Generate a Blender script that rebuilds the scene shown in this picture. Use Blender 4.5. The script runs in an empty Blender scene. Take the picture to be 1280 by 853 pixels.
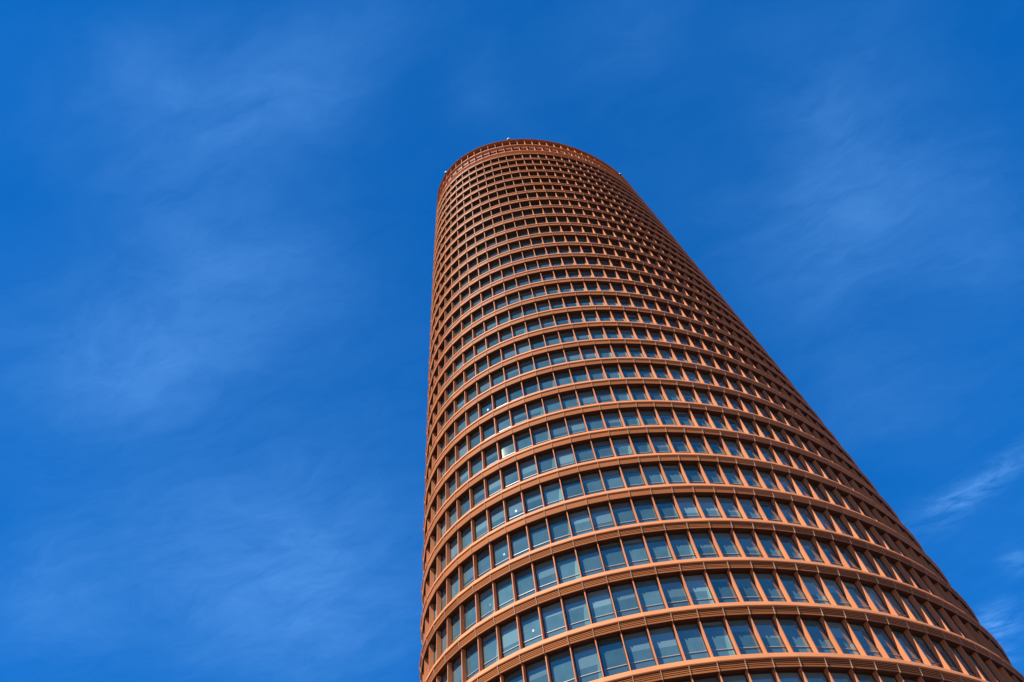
import bpy, math, random
from mathutils import Vector, Matrix
random.seed(7)
sc = bpy.context.scene
R = math.radians

# ------------------------------------------------------------------ camera
CAMP = Vector((0, 0, 1.6))
FW = Vector((-0.09847389, 0.50510929, 0.85741909)); RT = Vector((0.93213065, 0.34853377, -0.0982683)); UP = RT.cross(FW)
cd = bpy.data.cameras.new('camera'); cam = bpy.data.objects.new('camera', cd); sc.collection.objects.link(cam)
m = Matrix((RT, UP, -FW)).transposed().to_4x4(); m.translation = CAMP; cam.matrix_world = m
cd.sensor_width = 36; cd.lens = 924.83*36/1280; cd.clip_end = 20000; cd.clip_start = 0.1
sc.camera = cam

# ------------------------------------------------------------------ sun and sky
SUN_AZ, SUN_EL = 31.0, 52.5          # degrees left of the camera's back, height
sdir = Vector((-math.sin(R(SUN_AZ))*math.cos(R(SUN_EL)), -math.cos(R(SUN_AZ))*math.cos(R(SUN_EL)), math.sin(R(SUN_EL))))
sl = bpy.data.lights.new('sun', 'SUN'); sl.energy = 5.0; sl.angle = R(0.53); sl.color = (1.0, 0.94, 0.86)
so = bpy.data.objects.new('sun', sl); sc.collection.objects.link(so); so.rotation_euler = sdir.to_track_quat('Z', 'Y').to_euler()
so.location = (-60, -90, 120)
w = bpy.data.worlds.new('World'); sc.world = w; w.use_nodes = True
nt = w.node_tree; N = nt.nodes; Lk = nt.links; N.clear()
def node(tree, t, **k):
    n = tree.nodes.new(t)
    for a, v in k.items(): setattr(n, a, v)
    return n
def mth(tree, op, a, b=None, c=None, clamp=False):
    n = tree.nodes.new('ShaderNodeMath'); n.operation = op; n.use_clamp = clamp
    for i, v in enumerate((a, b, c)):
        if v is None: continue
        if isinstance(v, (int, float)): n.inputs[i].default_value = v
        else: tree.links.new(v, n.inputs[i])
    return n.outputs[0]
sky = node(nt, 'ShaderNodeTexSky', sky_type='NISHITA', sun_disc=False, sun_elevation=R(SUN_EL), sun_rotation=R(180+SUN_AZ))
sky.air_density = 1.0; sky.dust_density = 0.05; sky.ozone_density = 2.5; sky.altitude = 50
grade = node(nt, 'ShaderNodeMix', data_type='RGBA', blend_type='MULTIPLY'); grade.inputs[0].default_value = 1
Lk.new(sky.outputs[0], grade.inputs[6]); grade.inputs[7].default_value = (0.012, 1.04, 2.12, 1)
tc = node(nt, 'ShaderNodeTexCoord'); sep = node(nt, 'ShaderNodeSeparateXYZ'); Lk.new(tc.outputs['Generated'], sep.inputs[0])
rmp = node(nt, 'ShaderNodeMapRange'); Lk.new(sep.outputs[2], rmp.inputs[0]); rmp.inputs[1].default_value = .35; rmp.inputs[2].default_value = 1
deep = node(nt, 'ShaderNodeMix', data_type='RGBA'); Lk.new(rmp.outputs[0], deep.inputs[0]); deep.inputs[6].default_value = (.06, 2.12, 7.9, 1); deep.inputs[7].default_value = (.01, 1.30, 5.1, 1)
clear = node(nt, 'ShaderNodeMix', data_type='RGBA'); clear.inputs[0].default_value = .6; Lk.new(grade.outputs[2], clear.inputs[6]); Lk.new(deep.outputs[2], clear.inputs[7])
zz = mth(nt, 'MAXIMUM', sep.outputs[2], 0.08)
px = mth(nt, 'DIVIDE', sep.outputs[0], zz); py = mth(nt, 'DIVIDE', sep.outputs[1], zz)
cmb = node(nt, 'ShaderNodeCombineXYZ'); Lk.new(px, cmb.inputs[0]); Lk.new(py, cmb.inputs[1])
def noise(tree, vec, scale, detail=6, rough=.55, dist=0.0):
    n = node(tree, 'ShaderNodeTexNoise'); n.inputs['Scale'].default_value = scale; n.inputs['Detail'].default_value = detail
    n.inputs['Roughness'].default_value = rough; n.inputs['Distortion'].default_value = dist
    if vec is not None: tree.links.new(vec, n.inputs['Vector'])
    return n
warp = noise(nt, cmb.outputs[0], 3.2, 4, .55)
ws = node(nt, 'ShaderNodeVectorMath', operation='SUBTRACT'); Lk.new(warp.outputs['Color'], ws.inputs[0]); ws.inputs[1].default_value = (.5, .5, .5)
wm = node(nt, 'ShaderNodeVectorMath', operation='SCALE'); Lk.new(ws.outputs[0], wm.inputs[0]); wm.inputs['Scale'].default_value = 0.16
wa = node(nt, 'ShaderNodeVectorMath', operation='ADD'); Lk.new(cmb.outputs[0], wa.inputs[0]); Lk.new(wm.outputs[0], wa.inputs[1])
s2 = node(nt, 'ShaderNodeSeparateXYZ'); Lk.new(wa.outputs[0], s2.inputs[0]); PX, PY = s2.outputs[0], s2.outputs[1]
# cirrus patches on the cloud plane: centre, inverse axes, strength
CL = [(-0.655,0.387, 4.581,2.264,-1.922,9.185, 0.55),(-0.428,0.291, 5.784,2.780,-2.447,8.404, 0.30),
(-0.249,0.126, 5.269,-0.319,2.095,17.097, 0.38),(-0.389,0.050, 8.780,2.324,-1.166,15.327, 0.30),
(-0.667,0.807, 3.488,1.347,-0.720,4.324, 0.50),(-0.718,1.049, 4.374,1.601,-0.907,5.837, 0.45),
(-1.084,0.758, 7.860,1.073,2.956,8.391, 0.30),(0.405,0.482, -0.886,5.346,-12.828,0.826, 0.24),
(0.391,0.631, 5.479,-4.076,4.671,4.584, 0.32),(0.581,0.675, 8.591,-2.823,0.738,4.986, 0.30),
(0.188,0.220, 10.679,0.457,-2.744,16.254, 0.15),(-0.025,0.227, 14.484,-7.510,8.185,16.918, 0.15),
(0.439,0.965, 7.172,-0.359,-1.604,8.542, 0.20)]
CS = [(0.591,1.279, 7.2,-2.47,10.8,23.7, 0.75),(0.639,1.737, 22.186,-3.320,-0.331,17.360, 1.3),
(0.682,1.539, 27.177,-15.916,21.869,14.226, 0.60),(0.651,1.861, 18.667,7.706,-28.714,18.607, 0.45)]
def patches(lst):
    tot = None
    for (mx, my, a, b, c, d, A) in lst:
        dx = mth(nt, 'SUBTRACT', PX, mx); dy = mth(nt, 'SUBTRACT', PY, my)
        u = mth(nt, 'ADD', mth(nt, 'MULTIPLY', dx, a), mth(nt, 'MULTIPLY', dy, b))
        v = mth(nt, 'ADD', mth(nt, 'MULTIPLY', dx, c), mth(nt, 'MULTIPLY', dy, d))
        r2 = mth(nt, 'ADD', mth(nt, 'MULTIPLY', u, u), mth(nt, 'MULTIPLY', v, v))
        g = mth(nt, 'MULTIPLY', mth(nt, 'EXPONENT', mth(nt, 'MULTIPLY', r2, -0.9)), A)
        tot = g if tot is None else mth(nt, 'ADD', tot, g)
    return tot
mp = node(nt, 'ShaderNodeMapping'); mp.inputs['Rotation'].default_value = (0, 0, R(25)); mp.inputs['Scale'].default_value = (1.0, 2.6, 1)
Lk.new(wa.outputs[0], mp.inputs[0])
st = noise(nt, mp.outputs[0], 6.0, 12, .68, .35)
st2 = noise(nt, cmb.outputs[0], 2.2, 5, .5)
mr = node(nt, 'ShaderNodeMapRange'); Lk.new(st.outputs[0], mr.inputs[0]); mr.inputs[1].default_value = .28; mr.inputs[2].default_value = .72; mr.inputs[3].default_value = .5; mr.inputs[4].default_value = 1.35
mr2 = node(nt, 'ShaderNodeMapRange'); Lk.new(st2.outputs[0], mr2.inputs[0]); mr2.inputs[1].default_value = .4; mr2.inputs[2].default_value = .75; mr2.inputs[3].default_value = 0.02; mr2.inputs[4].default_value = .17
mp2 = node(nt, 'ShaderNodeMapping'); mp2.inputs['Rotation'].default_value = (0, 0, R(24)); mp2.inputs['Scale'].default_value = (1, 2.6, 1); Lk.new(cmb.outputs[0], mp2.inputs[0])
fine = noise(nt, mp2.outputs[0], 11, 10, .66, .4)
mr3 = node(nt, 'ShaderNodeMapRange'); Lk.new(fine.outputs[0], mr3.inputs[0]); mr3.inputs[1].default_value = .38; mr3.inputs[2].default_value = .7; mr3.inputs[3].default_value = 0.1; mr3.inputs[4].default_value = 1.5
broad = mth(nt, 'MULTIPLY', mth(nt, 'ADD', patches(CL), mr2.outputs[0]), mr.outputs[0])
small = mth(nt, 'MULTIPLY', patches(CS), mr3.outputs[0])
dens = mth(nt, 'MULTIPLY', mth(nt, 'ADD', broad, small), 0.37, clamp=True)
cm = node(nt, 'ShaderNodeMix', data_type='RGBA'); Lk.new(dens, cm.inputs[0]); Lk.new(clear.outputs[2], cm.inputs[6]); cm.inputs[7].default_value = (2.5, 6.6, 14.2, 1)
bg = node(nt, 'ShaderNodeBackground'); Lk.new(cm.outputs[2], bg.inputs[0]); bg.inputs[1].default_value = 0.05
wo = node(nt, 'ShaderNodeOutputWorld'); Lk.new(bg.outputs[0], wo.inputs[0])
vs = sc.view_settings; vs.view_transform = 'Standard'; vs.look = 'None'; vs.exposure = 0.8; vs.gamma = 1.0
sc.render.engine = 'CYCLES'; sc.cycles.max_bounces = 8; sc.cycles.diffuse_bounces = 4

# ------------------------------------------------------------------ materials
def mat(name):
    mm = bpy.data.materials.new(name); mm.use_nodes = True; t = mm.node_tree; t.nodes.clear()
    o = t.nodes.new('ShaderNodeOutputMaterial'); return mm, t, o
def simple(name, col, rough=.5, var=.12, scale=.8, spec=.4, metal=0.0, rand=0.0):
    mm, t, o = mat(name); b = t.nodes.new('ShaderNodeBsdfPrincipled')
    g = t.nodes.new('ShaderNodeNewGeometry'); n1 = noise(t, g.outputs['Position'], scale, 5, .6); n2 = noise(t, g.outputs['Position'], scale*14, 3, .6)
    s = mth(t, 'ADD', mth(t, 'MULTIPLY', n1.outputs[0], .7), mth(t, 'MULTIPLY', n2.outputs[0], .3))
    f = mth(t, 'ADD', mth(t, 'MULTIPLY', mth(t, 'SUBTRACT', s, .5), var*4), 1.0)
    if rand:
        at = t.nodes.new('ShaderNodeAttribute'); at.attribute_name = 'tone'
        f = mth(t, 'MULTIPLY', f, mth(t, 'ADD', mth(t, 'MULTIPLY', at.outputs['Fac'], rand), 1-rand/2))
    v = t.nodes.new('ShaderNodeVectorMath'); v.operation = 'SCALE'; v.inputs[0].default_value = col; t.links.new(f, v.inputs['Scale'])
    t.links.new(v.outputs[0], b.inputs['Base Color']); b.inputs['Roughness'].default_value = rough
    b.inputs['Metallic'].default_value = metal; b.inputs['Specular IOR Level'].default_value = spec
    rr = mth(t, 'ADD', mth(t, 'MULTIPLY', n2.outputs[0], .2), rough-.1); t.links.new(rr, b.inputs['Roughness'])
    t.links.new(b.outputs[0], o.inputs[0]); return mm
M = {}
M['terra'] = simple('terracotta_panel', (.45, .150, .045), .65, .07, .5, .12, rand=.22)
M['ledge'] = simple('terracotta_ledge', (.56, .212, .082), .62, .06, .5, .16, rand=.14)
M['fin'] = simple('terracotta_fin', (.56, .205, .085), .65, .07, .7, .1, rand=.2)
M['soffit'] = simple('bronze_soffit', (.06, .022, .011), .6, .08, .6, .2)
M['recess'] = simple('painted_gap_shade', (.045, .015, .007), .7, .08, .6, .1)  # blade undersides and gap backs coloured dark to paint in their shade
M['bracket'] = simple('pale_bracket', (.42, .27, .17), .8, .08, 2, .1)
M['frame'] = simple('dark_bronze_frame', (.035, .032, .030), .4, .08, 2, .4)
M['rail'] = simple('pale_metal_rail', (.34, .35, .36), .4, .04, 2, .5)
M['core'] = simple('dark_core', (.03, .028, .025), .8)
M['screen'] = simple('terracotta_screen', (.20, .052, .02), .65, .1, .7, .15)
M['roof'] = simple('roof_concrete', (.30, .29, .28), .8)
M['paving'] = simple('pale_paving', (.15, .105, .075), .85, .15, .15)
M['reflspot'] = simple('pane_reflection_spot', (.13, .17, .19), .4, .05, 3)  # pale tone of the squares that stand in for reflections on panes
M['lampwhite'] = simple('pale_lamp_glass', (.75, .8, .85), .4, .05, 3)
M['stone'] = simple('lobby_stone', (.35, .3, .26), .7, .1, .5)
# glazing: coated glass over dim room with pale blinds at many heights
mm, t, o = mat('coated_glass'); M['glass'] = mm
uv = t.nodes.new('ShaderNodeUVMap'); uv.uv_map = 'UVMap'; su = t.nodes.new('ShaderNodeSeparateXYZ'); t.links.new(uv.outputs[0], su.inputs[0])
at = t.nodes.new('ShaderNodeAttribute'); at.attribute_name = 'tone'; at2 = t.nodes.new('ShaderNodeAttribute'); at2.attribute_name = 'blind'
at3 = t.nodes.new('ShaderNodeAttribute'); at3.attribute_name = 'refl_wedge'
bl = mth(t, 'GREATER_THAN', su.outputs[1], at2.outputs['Fac'])
rib = mth(t, 'ADD', mth(t, 'MULTIPLY', mth(t, 'SINE', mth(t, 'MULTIPLY', su.outputs[1], 260)), .08), 1.0)
g = t.nodes.new('ShaderNodeNewGeometry'); nz = noise(t, g.outputs['Position'], .9, 5, .6)
c1 = t.nodes.new('ShaderNodeMix'); c1.data_type = 'RGBA'; t.links.new(nz.outputs[0], c1.inputs[0]); c1.inputs[6].default_value = (.030, .060, .060, 1); c1.inputs[7].default_value = (.066, .130, .140, 1)
c2 = t.nodes.new('ShaderNodeMix'); c2.data_type = 'RGBA'; t.links.new(bl, c2.inputs[0]); t.links.new(c1.outputs[2], c2.inputs[6]); c2.inputs[7].default_value = (.100, .165, .172, 1)
wedge_mask = mth(t, 'MULTIPLY', mth(t, 'GREATER_THAN', mth(t, 'SUBTRACT', su.outputs[0], mth(t, 'MULTIPLY', mth(t, 'POWER', su.outputs[1], 2.0), .3)), at3.outputs['Fac']), mth(t, 'LESS_THAN', su.outputs[1], .82))
c3 = t.nodes.new('ShaderNodeMix'); c3.data_type = 'RGBA'; t.links.new(wedge_mask, c3.inputs[0]); t.links.new(c2.outputs[2], c3.inputs[6]); c3.inputs[7].default_value = (.09, .20, .18, 1)  # pale teal wedge at one side of the pane, a reflection painted in
v = t.nodes.new('ShaderNodeVectorMath'); v.operation = 'SCALE'; t.links.new(c3.outputs[2], v.inputs[0])
t.links.new(mth(t, 'MULTIPLY', rib, mth(t, 'ADD', at.outputs['Fac'], .05)), v.inputs['Scale'])  # tone carries the painted dimming of the upper panes
df = t.nodes.new('ShaderNodeBsdfDiffuse'); t.links.new(v.outputs[0], df.inputs[0])
bump = t.nodes.new('ShaderNodeBump'); bump.inputs['Strength'].default_value = .001; bump.inputs['Distance'].default_value = .5
nb = noise(t, g.outputs['Position'], .55, 2, .4); t.links.new(nb.outputs[0], bump.inputs['Height'])
gl = t.nodes.new('ShaderNodeBsdfGlossy'); gl.inputs['Roughness'].default_value = .012; gl.inputs['Color'].default_value = (.98, .97, .74, 1); t.links.new(bump.outputs[0], gl.inputs['Normal'])
fr = t.nodes.new('ShaderNodeFresnel'); fr.inputs['IOR'].default_value = 2.15; t.links.new(bump.outputs[0], fr.inputs['Normal'])
fac = mth(t, 'ADD', mth(t, 'MULTIPLY', fr.outputs[0], 1.0), .10, clamp=True)
mx = t.nodes.new('ShaderNodeMixShader'); t.links.new(fac, mx.inputs[0]); t.links.new(df.outputs[0], mx.inputs[1]); t.links.new(gl.outputs[0], mx.inputs[2]); t.links.new(mx.outputs[0], o.inputs[0])

# ------------------------------------------------------------------ tower plan (tapering oval)
NB = 84
D, A0, RAT, PHI, S1, S2 = 74.65473, 22.3734, 1.43353, -0.85383, -0.04193, -0.07675
B0 = A0*RAT; ZTOP = 180.0; FH, H1, H2 = 4.62132, 5.21196, 2.11455; TH0 = 5.22728
n = 2880; S = [0.0]
for i in range(1, n+1):
    a = 2*math.pi*i/n; b = 2*math.pi*(i-1)/n
    S.append(S[-1] + (math.hypot(A0*math.sin(a), B0*math.cos(a))+math.hypot(A0*math.sin(b), B0*math.cos(b)))/2)
S = [s/S[-1]*2*math.pi for s in S]
import bisect
def theta(s):
    s %= 2*math.pi; i = min(max(bisect.bisect_left(S, s), 1), n)
    return 2*math.pi*(i-1+(s-S[i-1])/(S[i]-S[i-1]))/n
TH = [theta(TH0 + j*2*math.pi/NB) for j in range(NB)]
NR, CT = [], []
cp, sp = math.cos(PHI), math.sin(PHI)
for th in TH:
    x, y = A0*math.cos(th), B0*math.sin(th); nx, ny = math.cos(th)/A0, math.sin(th)/B0; l = math.hypot(nx, ny); nx /= l; ny /= l
    CT.append((x*cp-y*sp, x*sp+y*cp)); NR.append((nx*cp-ny*sp, nx*sp+ny*cp))
def P(j, z, inset=0.0, tang=0.0):
    j %= NB; s = 1 + S1*z/ZTOP + S2*(z/ZTOP)**2
    return Vector((CT[j][0]*s - NR[j][0]*inset - NR[j][1]*tang, CT[j][1]*s - NR[j][1]*inset + NR[j][0]*tang, z))
def zr(k): return ZTOP-k*H1 if k <= 2 else ZTOP-2*H1-H2-(k-3)*FH
NK = 39                                   # rings 0 (coping) .. 38
assert zr(NK-1) > 4
ORG = Vector((0, D, 0))
def pix(p):
    d = p+ORG-CAMP; wv = d.dot(FW)
    return None if wv <= 1 else (512+739.86*d.dot(RT)/wv, 341-739.86*d.dot(UP)/wv, wv)

class MB:
    def __init__(s): s.v = []; s.f = []; s.mi = []; s.uv = []; s.at = []
    def face(s, pts, mi=0, uv=None, at=(.5, .5, .5)):
        b = len(s.v); s.v += [tuple(p) for p in pts]; s.f.append(tuple(range(b, b+len(pts)))); s.mi.append(mi)
        s.uv.append(uv or [(0, 0)]*len(pts)); s.at.append(at)
    def hexa(s, p, mi=0, at=(.5, .5, .5)):   # p: 4 bottom, 4 top (ccw from above)
        b = len(s.v); s.v += [tuple(q) for q in p]
        for f in ((3, 2, 1, 0), (4, 5, 6, 7), (0, 1, 5, 4), (1, 2, 6, 5), (2, 3, 7, 6), (3, 0, 4, 7)):
            s.f.append(tuple(b+i for i in f)); s.mi.append(mi); s.uv.append([(0, 0)]*4); s.at.append(at)
    def build(s, name, mats, parent=None):
        me = bpy.data.meshes.new(name); me.from_pydata(s.v, [], s.f)
        for q in (mats if isinstance(mats, (list, tuple)) else [mats]): me.materials.append(q)
        me.polygons.foreach_set('material_index', s.mi)
        ul = me.uv_layers.new(name='UVMap'); ul.data.foreach_set('uv', [c for f in s.uv for q in f for c in q])
        for i, nm in enumerate(('tone', 'blind', 'refl_wedge')):
            a = me.attributes.new(nm, 'FLOAT', 'FACE'); a.data.foreach_set('value', [q[i] for q in s.at])
        me.update()
        o = bpy.data.objects.new(name, me); sc.collection.objects.link(o)
        if parent is not None: o.parent = parent
        return o

# ------------------------------------------------------------------ ground
gm = MB(); G = 6000
gm.face([(-G, -G, 0), (G, -G, 0), (G, G, 0), (-G, G, 0)])
go = gm.build('ground', M['paving']); go['kind'] = 'structure'

tower = bpy.data.objects.new('office_tower', None); sc.collection.objects.link(tower); tower.location = ORG
tower['label'] = 'tall round terracotta office tower with stacked louvred bands, fins and dark windows, against blue sky'
tower['category'] = 'skyscraper'

# ------------------------------------------------------------------ bands
PANE = 0.76; LT, LB, ST, SB = 0.75, -0.33, 0.33, -0.33
def strip(mb, prof, z, segtone, mi=0):
    for j in range(NB):
        for i in range(len(prof)-1):
            (i0, d0), (i1, d1) = prof[i], prof[i+1]
            mb.face([P(j, z+d1, i1), P(j+1, z+d1, i1), P(j+1, z+d0, i0), P(j, z+d0, i0)], mi(i) if callable(mi) else mi, at=(segtone[j], .5, .5))
for k in range(NK):
    z = zr(k); rnd = [random.random() for _ in range(NB)]
    if k == 0:
        mb = MB(); strip(mb, [(.96, .055), (.94, .10), (-.05, .10), (-.09, .06), (-.10, -.02), (.0, -.05), (.75, -.05), (.96, .055)], z, rnd); mb.build('parapet_coping', M['terra'], tower); continue
    if k in (1, 2):
        mb = MB(); strip(mb, [(.50, .34), (-.02, .34), (-.06, .30), (-.09, .0), (.0, -.08), (.48, -.12), (.50, .34)], z, rnd)
        mb.build('crown_rail', M['ledge'], tower); continue
    prof = [(-.01, .30)]
    NBL = 5 if k >= 29 else 0                  # open louvres on the lower floors, closed panels above
    if not NBL: prof = [(-.01, .30), (-.03, .30), (.10, -.33)]
    for i in range(NBL):
        a = i/NBL; b = (i+.58)/NBL
        q = lambda u, dep=0.0: (-.03+.13*u+dep*.9, .30-.63*u+dep*.3)
        prof += [q(a), q(b), q(b, .14), q((i+1)/NBL, .14)] if i < NBL-1 else [q(a), q(1)]
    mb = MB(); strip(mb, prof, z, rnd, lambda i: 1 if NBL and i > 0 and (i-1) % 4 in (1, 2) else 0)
    band = mb.build('louvre_band' if NBL else 'spandrel_band', [M['terra'], M['recess']], tower)
    mb = MB(); strip(mb, [(PANE+.02, .80), (.04, .775), (.02, .765), (-.01, .72), (-.11, .36), (-.095, .30), (-.01, .30)], z, rnd)
    mb.build('sill_ledge', M['ledge'], band)
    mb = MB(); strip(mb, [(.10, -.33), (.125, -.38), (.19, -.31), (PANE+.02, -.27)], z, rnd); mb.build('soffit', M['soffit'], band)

# ------------------------------------------------------------------ fins, brackets, windows
def fin(mb, j, k, tone):
    zt = zr(k)-.28; zb = zr(k+1)+.775
    if k <= 2: zt = zr(k)-.16
    if k <= 1: zb = zr(k+1)+.40
    ot, ob, h = .25, .22, .040
    inn = PANE+.02
    mb.hexa([P(j, zb, ob, -h), P(j, zb, inn, -h), P(j, zb, inn, h), P(j, zb, ob, h), P(j, zt, ot, -h), P(j, zt, inn, -h), P(j, zt, inn, h), P(j, zt, ot, h)], at=(tone, .5, .5))
def bracket(mb, j, k):
    z = zr(k); h = .024
    a, b = (-.085, .29), (.045, -.38)
    mb.hexa([P(j, z+b[1], b[0], -h), P(j, z+b[1], b[0]+.16, -h), P(j, z+b[1], b[0]+.16, h), P(j, z+b[1], b[0], h),
             P(j, z+a[1], a[0], -h), P(j, z+a[1], a[0]+.16, -h), P(j, z+a[1], a[0]+.16, h), P(j, z+a[1], a[0], h)])
def lerp(a, b, t): return a + (b-a)*t
def windowgeo(j, k, frame, pane, rail, fmi=0, pmi=0, rmi=0, skip_rail=False):
    zt = zr(k)-.27; zb = zr(k+1)+.80; h = .05
    floor_bright = min(max((k-7)/19, 0), 1.25)                  # pane colour painted darker on upper floors, standing in for dim ceilings seen inside
    tone = (.12+1.05*floor_bright)*random.uniform(.6, 1.4)
    r = random.random(); blind = 1.1 if r < .25 else random.uniform(.35, .95)
    ccol = (j*5 + (k//9)*3) % 4 == 0
    wedge = 2.0 if not (j % 5 == 1 or random.random() < .12) else random.uniform(.70, .86)
    def Q(u, z, ins): return lerp(P(j, z, ins), P(j+1, z, ins), u)
    u0 = .035
    def bar(mb, ua, ub, za, zb_, mi, d0=PANE-.08, d1=PANE):
        mb.hexa([Q(ua, za, d0), Q(ua, za, d1), Q(ub, za, d1), Q(ub, za, d0), Q(ua, zb_, d0), Q(ua, zb_, d1), Q(ub, zb_, d1), Q(ub, zb_, d0)], mi)
    bar(frame, .024, .06, zb, zt, fmi); bar(frame, .94, .976, zb, zt, fmi)
    bar(frame, .06, .94, zb, zb+.09, fmi); bar(frame, .06, .94, zt-.12, zt, fmi)
    if not skip_rail: bar(rail, .065, .935, zb+.98, zb+1.025, rmi, PANE-.08, PANE-.03)
    pane.face([Q(.06, zb+.09, PANE-.02), Q(.94, zb+.09, PANE-.02), Q(.94, zt-.12, PANE-.02), Q(.06, zt-.12, PANE-.02)], pmi, [(0, 0), (1, 0), (1, 1), (0, 1)], (tone, blind, wedge))
# which repeats show largest in the picture
rank = []
for k in range(NK-1):
    for j in range(NB):
        c = P(j, (zr(k)+zr(k+1))/2, .2); q = pix(c)
        nrm = Vector((NR[j][0], NR[j][1], 0)); d = (CAMP-(c+ORG))
        if q is None or nrm.dot(d) <= 0 or not (-5 < q[0] < 1029 and -5 < q[1] < 687): continue
        rank.append((-nrm.dot(d.normalized())/q[2]**2, j, k))
rank.sort(); big = [(j, k) for _, j, k in rank]
bigw = set([b for b in big if b[1] >= 3][:99]); bigf = set(big[:99])
rankb = []
for k in range(1, NK):
    for j in range(NB):
        c = P(j, zr(k)); q = pix(c); d = (CAMP-(c+ORG)); nd = NR[j][0]*d.x+NR[j][1]*d.y
        if q and nd > 0 and -5 < q[0] < 1029 and -5 < q[1] < 687: rankb.append((-1/q[2]**2, j, k))
rankb.sort(); bigb = set((j, k) for _, j, k in rankb[:99])

fs = MB(); bs = MB(); wf = MB()
for k in range(NK-1):
    for j in range(NB):
        tn = random.random()
        if (j, k) in bigf:
            mb = MB(); fin(mb, j, k, tn); mb.build('fin', M['fin'], tower)
        else: fin(fs, j, k, tn)
        if k >= 3:
            if (j, k) in bigw:
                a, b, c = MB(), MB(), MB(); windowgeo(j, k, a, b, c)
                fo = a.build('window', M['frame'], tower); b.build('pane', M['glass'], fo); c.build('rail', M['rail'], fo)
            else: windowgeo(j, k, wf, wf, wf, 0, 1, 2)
for k in range(3, NK):
    for j in range(NB):
        if (j, k) in bigb:
            mb = MB(); bracket(mb, j, k); mb.build('bracket', M['bracket'], tower)
        else: bracket(bs, j, k)
for mb, nm, ms in ((fs, 'fin', M['fin']), (bs, 'bracket', M['bracket']), (wf, 'window', [M['frame'], M['glass'], M['rail']])):
    o = mb.build(nm, ms, tower); o['kind'] = 'stuff'
# small pale squares added on a few panes, standing in for reflections
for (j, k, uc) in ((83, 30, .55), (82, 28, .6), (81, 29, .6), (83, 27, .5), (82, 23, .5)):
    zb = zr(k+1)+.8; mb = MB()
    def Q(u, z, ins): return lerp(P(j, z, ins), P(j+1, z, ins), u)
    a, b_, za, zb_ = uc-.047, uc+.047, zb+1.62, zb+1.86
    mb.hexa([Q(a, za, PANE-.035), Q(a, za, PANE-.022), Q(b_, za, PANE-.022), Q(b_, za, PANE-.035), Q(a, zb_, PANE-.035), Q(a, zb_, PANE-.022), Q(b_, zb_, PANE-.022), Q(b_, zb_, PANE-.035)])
    mb.build('reflection_spot', M['reflspot'], tower)

# ------------------------------------------------------------------ core, crown screen, roof, lobby
mb = MB(); zs = [zr(3)+.6 - i*(zr(3)-4)/12 for i in range(13)]
for a, b in zip(zs, zs[1:]):
    for j in range(NB): mb.face([P(j, b, PANE+.12), P(j+1, b, PANE+.12), P(j+1, a, PANE+.12), P(j, a, PANE+.12)])
mb.build('inner_wall', M['core'], tower)
mb = MB()
for j in range(NB):
    za, zc = zr(3)+.6, zr(0)+.05
    mb.hexa([P(j, za, .77), P(j, za, .95), P(j+1, za, .95), P(j+1, za, .77), P(j, zc, .77), P(j, zc, .95), P(j+1, zc, .95), P(j+1, zc, .77)])
mb.build('crown_screen', M['screen'], tower)
mb = MB(); mb.face([P(j, zr(3)+.62, .9) for j in range(NB)]); mb.build('roof_slab', M['roof'], tower)
mb = MB()
for j in range(NB): mb.face([P(j, -.3, 1.6), P(j+1, -.3, 1.6), P(j+1, 4.4, 1.6), P(j, 4.4, 1.6)])
mb.build('lobby_wall', M['stone'], tower)

# roof warning lamps on the coping
def lamp(j, sh=0.0):
    base = lerp(P(j, ZTOP+.08, .12), P(j+1, ZTOP+.08, .12), sh); mb = MB()
    def cyl(r0, r1, z0, z1, mi, ns=10):
        A = [base+Vector((r0*math.cos(2*math.pi*i/ns), r0*math.sin(2*math.pi*i/ns), z0)) for i in range(ns)]
        B = [base+Vector((r1*math.cos(2*math.pi*i/ns), r1*math.sin(2*math.pi*i/ns), z1)) for i in range(ns)]
        for i in range(ns): mb.face([A[i], A[(i+1) % ns], B[(i+1) % ns], B[i]], mi)
        mb.face(B, mi)
    cyl(.12, .12, 0, .5, 1); cyl(.34, .34, .5, .6, 1); cyl(.40, .38, .6, 1.1, 0); cyl(.38, .14, 1.1, 1.35, 0)
    return mb.build('warning_lamp', [M['lampwhite'], M['frame']], tower)
LAMPS = []
for (tx, ty) in ((636*.8, 176*.8), (549*.8, 217*.8), (773*.8, 216*.8), (797*.8, 243*.8)):
    best = min(range(NB), key=lambda j: (lambda q: (q[0]-tx)**2+(q[1]-ty)**2)(pix(P(j, ZTOP+.5, .25))))
    lamp(best)
